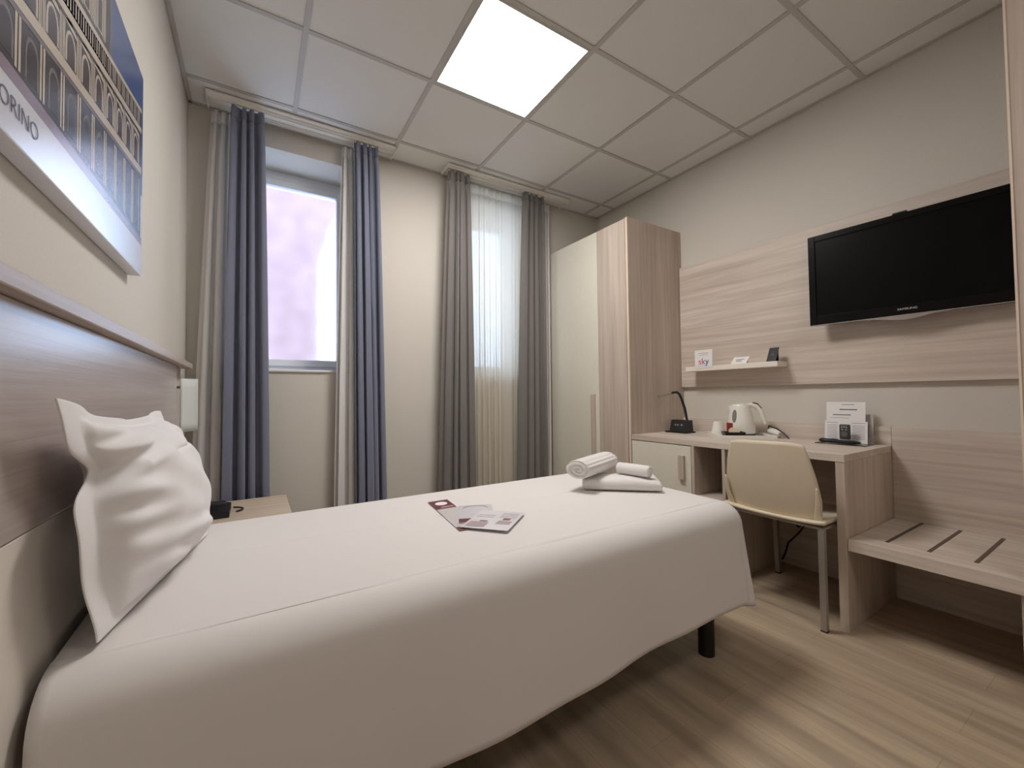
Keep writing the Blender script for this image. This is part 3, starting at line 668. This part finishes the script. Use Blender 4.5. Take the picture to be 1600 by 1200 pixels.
# ================================================================ CHAIR
ch = thing('desk_chair', 'cream moulded chair with grey metal legs pushed under the desk', 'chair', (2.65,-1.83,0))
CY = -1.835
for (lx, ly, tx) in ((2.425,-2.045,2.425),(2.425,-1.625,2.425),(2.885,-2.03,2.86),(2.885,-1.64,2.86)):
    b = BM(); prism(b, [(lx-.0115,ly-.0115,.006),(lx+.0115,ly-.0115,.006),(lx+.0115,ly+.0115,.006),(lx-.0115,ly+.0115,.006)], (tx-lx,0,.43))
    l_ = obj('leg', b, LEGM, ch)
    obj('foot_cap', box(BM(), lx-.0125,lx+.0125,ly-.0125,ly+.0125,0,.0065,.001), BLACK, l_)
b = BM(); box(b, 2.415, 2.86, -2.055, -1.615, .436, .446); obj('seat_frame', b, LEGM, ch)
b = BM()
def seatf(u, v):
    x = 2.405+.47*v; w = .225 - .02*(v**3) ; y = CY+w*(2*u-1)
    z = .447 + .010*abs(2*u-1)**3 - .012*math.sin(math.pi*v)*(1-(2*u-1)**2) - .02*max(0,v-.88)/.12
    return Vector((x, y, z+.010))
grid(b, 20, 20, seatf); o = obj('seat', b, CHAIRM, ch, smooth=50); mod_solid(o, .014)
b = BM()
def backf(u, v):
    s = 2*u-1
    w = .202 - .034*max(0, v-.25)/.75 + .014*math.sin(math.pi*v)
    y = CY-.03*v*0 + w*s
    x = 2.425 - .065*v**.8 + .028*s*s*(1-.2*v)
    z = .462 + .345*v - .012*(abs(s)**6)*v - .004*s*v
    return Vector((x, y, z))
grid(b, 24, 20, backf); o = obj('backrest', b, CHAIRM, ch, smooth=60); mod_solid(o, .010, 1)
for s in (-1, 1):
    b = BM()
    def wing(u, v):
        ww = .026*(1-v)**.7+.004
        q = backf(.5+s*.5, .005+.46*v)
        return Vector((q.x-.013-.004*math.sin(math.pi*v), q.y-s*ww*(1-u)+s*.004*(1-v), q.z))
    grid(b, 3, 12, wing); o = obj('side_wing', b, CHAIRM, ch, smooth=60); mod_solid(o, .006)
# ================================================================ TOWELS
D1 = Vector((.26,-.23,0)).normalized(); D2 = Vector((.23,.26,0)).normalized()
def rrect(bm, p, ax, ay, w, dpt, z0, z1, r=.02, bow=.0):
    def f(x, y, z): return p+ax*x+ay*y+Vector((0,0,z))
    b2 = BM(); box(b2, 0, w, 0, dpt, z0, z1, r, 4)
    bmesh.ops.subdivide_edges(b2, edges=[e_ for e_ in b2.edges if e_.calc_length() > .1], cuts=10, use_grid_fill=True)
    for v in b2.verts:
        if v.co.z > (z0+z1)/2: v.co.z += bow*math.sin(math.pi*min(1,max(0,v.co.x/w)))
        v.co = f(*v.co)
    return join(bm, b2)
FT = Vector((1.575,-1.46,0))
BT = BZ+.0075
b = BM()
def slab(bm, n1, n2):
    for sgn in (0, 1):
        def f(u, v):
            e1 = min(u, 1-u)*.345; e2 = min(v, 1-v)*.235; r_ = .022
            k = min(1, max(0, e1/.012)); k2 = min(1, max(0, e2/r_))
            k = math.sqrt(max(0,1-(1-k)**2)); k2 = math.sqrt(max(0,1-(1-k2)**2))
            up = .021*k*k2; bow = .012*math.sin(math.pi*u)*math.sin(math.pi*min(1,v+.15)) if sgn else 0
            z = BT+.0225 + (up+bow*k*k2 if sgn else -up)
            return FT+D1*(.345*u)+D2*(.235*v)+Vector((0,0,z))
        grid(bm, n1, n2, f)
slab(b, 60, 50)
bmesh.ops.remove_doubles(b, verts=b.verts[:], dist=.0002)
tw = obj('folded_towel', b, TOWEL, loc=(1.8,-1.45,BT), smooth=60); tag(tw, 'white folded bath towel lying flat at the foot of the bed', 'towel', 'white towels on the bed')
def rolled(name, label, p0, p1, ra, rb, turns, grooves):
    p0, p1 = Vector(p0), Vector(p1); ax = (p1-p0).normalized(); sx = ax.cross(Vector((0,0,1))).normalized(); up = Vector((0,0,1)); Lg = (p1-p0).length
    NA = 96; rows = []
    def ring(along, k, spiral):
        row = []
        for a in range(NA):
            t_ = 2*math.pi*a/NA; d = 0
            for g_ in grooves: d += .07*G(((t_-g_+math.pi) % (2*math.pi))-math.pi, 0, .10)
            kk = k*(1-d*min(1,k)); al = along
            if spiral:
                ph = (k*turns - t_/(2*math.pi)) % 1.0
                al += spiral*(.009*math.sin(math.pi*ph)**.6-.004)*min(1,(1.02-k)*8)
            row.append(p0+ax*al+sx*(ra*kk*math.cos(t_))+up*(rb*kk*math.sin(t_)))
        return row
    b = BM(); NR = 22
    R_ = [ring(.004, (i+.6)/(NR+.6)*.90, -1) for i in range(NR)]
    for f, k in ((.002,.95),(.010,.99),(.03,1.0),(.25,1.02),(.5,1.03),(.75,1.02),(.97,1.0),(.99,.97)): R_.append(ring(Lg*f if f > .01 else f, k, 0))
    R_ += [ring(Lg-.004, (i+.6)/(NR+.6)*.90, 1) for i in range(NR-1,-1,-1)]
    vs_ = [[b.verts.new(c) for c in row] for row in R_]
    for A_, Bq in zip(vs_, vs_[1:]):
        for a in range(NA): b.faces.new((A_[a], A_[(a+1)%NA], Bq[(a+1)%NA], Bq[a]))
    b.faces.new(vs_[0][::-1]); b.faces.new(vs_[-1])
    o = obj(name, b, TOWEL, loc=tuple((p0+p1)/2), smooth=75); tag(o, label, 'towel', 'white towels on the bed'); return o
rolled('rolled_towel', 'large rolled white towel on the folded towel, spiral end towards pillow', (1.535,-1.475,BT+.099), (1.845,-1.345,BT+.099), .060, .041, 2.6, (.15,.55,.95,2.6))
rolled('rolled_towel', 'small rolled white face towel on the folded towel nearest the desk', (1.832,-1.625,BT+.080), (1.792,-1.472,BT+.082), .030, .026, 2.0, ())
# ================================================================ CARDS ON THE BED
Z = BZ+.0085
def flat_fn(a, b_, c, z): # a origin, b end of width, c end of length
    a, b_, c = (Vector((*q, 0)) for q in (a, b_, c))
    return lambda u, v: a+(b_-a)*u+(c-a)*v+Vector((0,0,z))
hg = thing('door_hanger', 'long maroon and grey door hanger lying on the bed, partly covered', 'door hanger', (.92,-1.45,Z))
fn = flat_fn((.885,-1.655),(.968,-1.655),(.925,-1.262),Z)
obj('card', sheet(fn, .0008), plain('grey_card', (196,190,188), .6), hg)
for q_ in ((0,1,.68,1),(0,1,0,.09)): obj('maroon_band', bars([q_], fn, .0003), MAROON, hg)
P = [fn(.5+.30*math.cos(t_), .87+.065*math.sin(t_))+Vector((0,0,.0006)) for t_ in (2*math.pi*k/24 for k in range(24))]
obj('hanger_hole', prism(BM(), P, (0,0,.0003)), PAPER, hg)
for q_ in ((.35,.9,.735,.75),(.25,.95,.712,.722)): obj('printed_line', bars([q_], lambda u, v: fn(u,v)+Vector((0,0,.0006)), .0002), PINKP, hg)
h2 = thing('clear_card', 'clear plastic sleeve with round cut-out lying over the door hanger', 'plastic sleeve', (1.0,-1.53,Z+.002))
fn2 = flat_fn((.91,-1.59),(1.03,-1.64),(1.0,-1.39),Z+.0022)
obj('sleeve', sheet(fn2, .0006), plain('pale_sleeve', (214,212,216), .22), h2)
ar = [fn2(.5+.36*math.cos(t_), .80+.14*math.sin(t_))+Vector((0,0,.0008)) for t_ in (math.pi*k/16 for k in range(17))]
obj('rim', tube(BM(), ar, .0012, 6), plain('sleeve_edge', (170,160,156), .4), h2)
obj('maroon_band', bars([(0.02,.5,.02,.22)], fn2, .0003), MAROON, h2)
h3 = thing('information_card', 'glossy white and grey printed card lying on top of the sleeve', 'printed card', (1.02,-1.65,Z+.004))
fn3 = flat_fn((.895,-1.635),(1.005,-1.755),(1.05,-1.50),Z+.0045)
obj('card', sheet(fn3, .0006), plain('glossy_card', (226,222,226), .15), h3)
obj('printed_lines', bars([(.06,.44,.70-.10*k,.72-.10*k) for k in range(2)]+[(.56,.92,.86-.08*k,.875-.08*k) for k in range(4)], fn3, .0003), plain('mauve_ink', (160,140,146), .5), h3)
for q_ in ((.06,.46,.08,.34),(.62,.92,.28,.46)): obj('printed_block', bars([q_], fn3, .0003), MATS.get('mauve_block') or plain('mauve_block', (176,158,160), .4), h3)
for q_ in ((.68,.84,.50,.60),(.24,.40,.36,.42)): obj('emblem', bars([q_], fn3, .0003), MATS.get('mauve_emblem') or plain('mauve_emblem', (140,96,104), .5), h3)
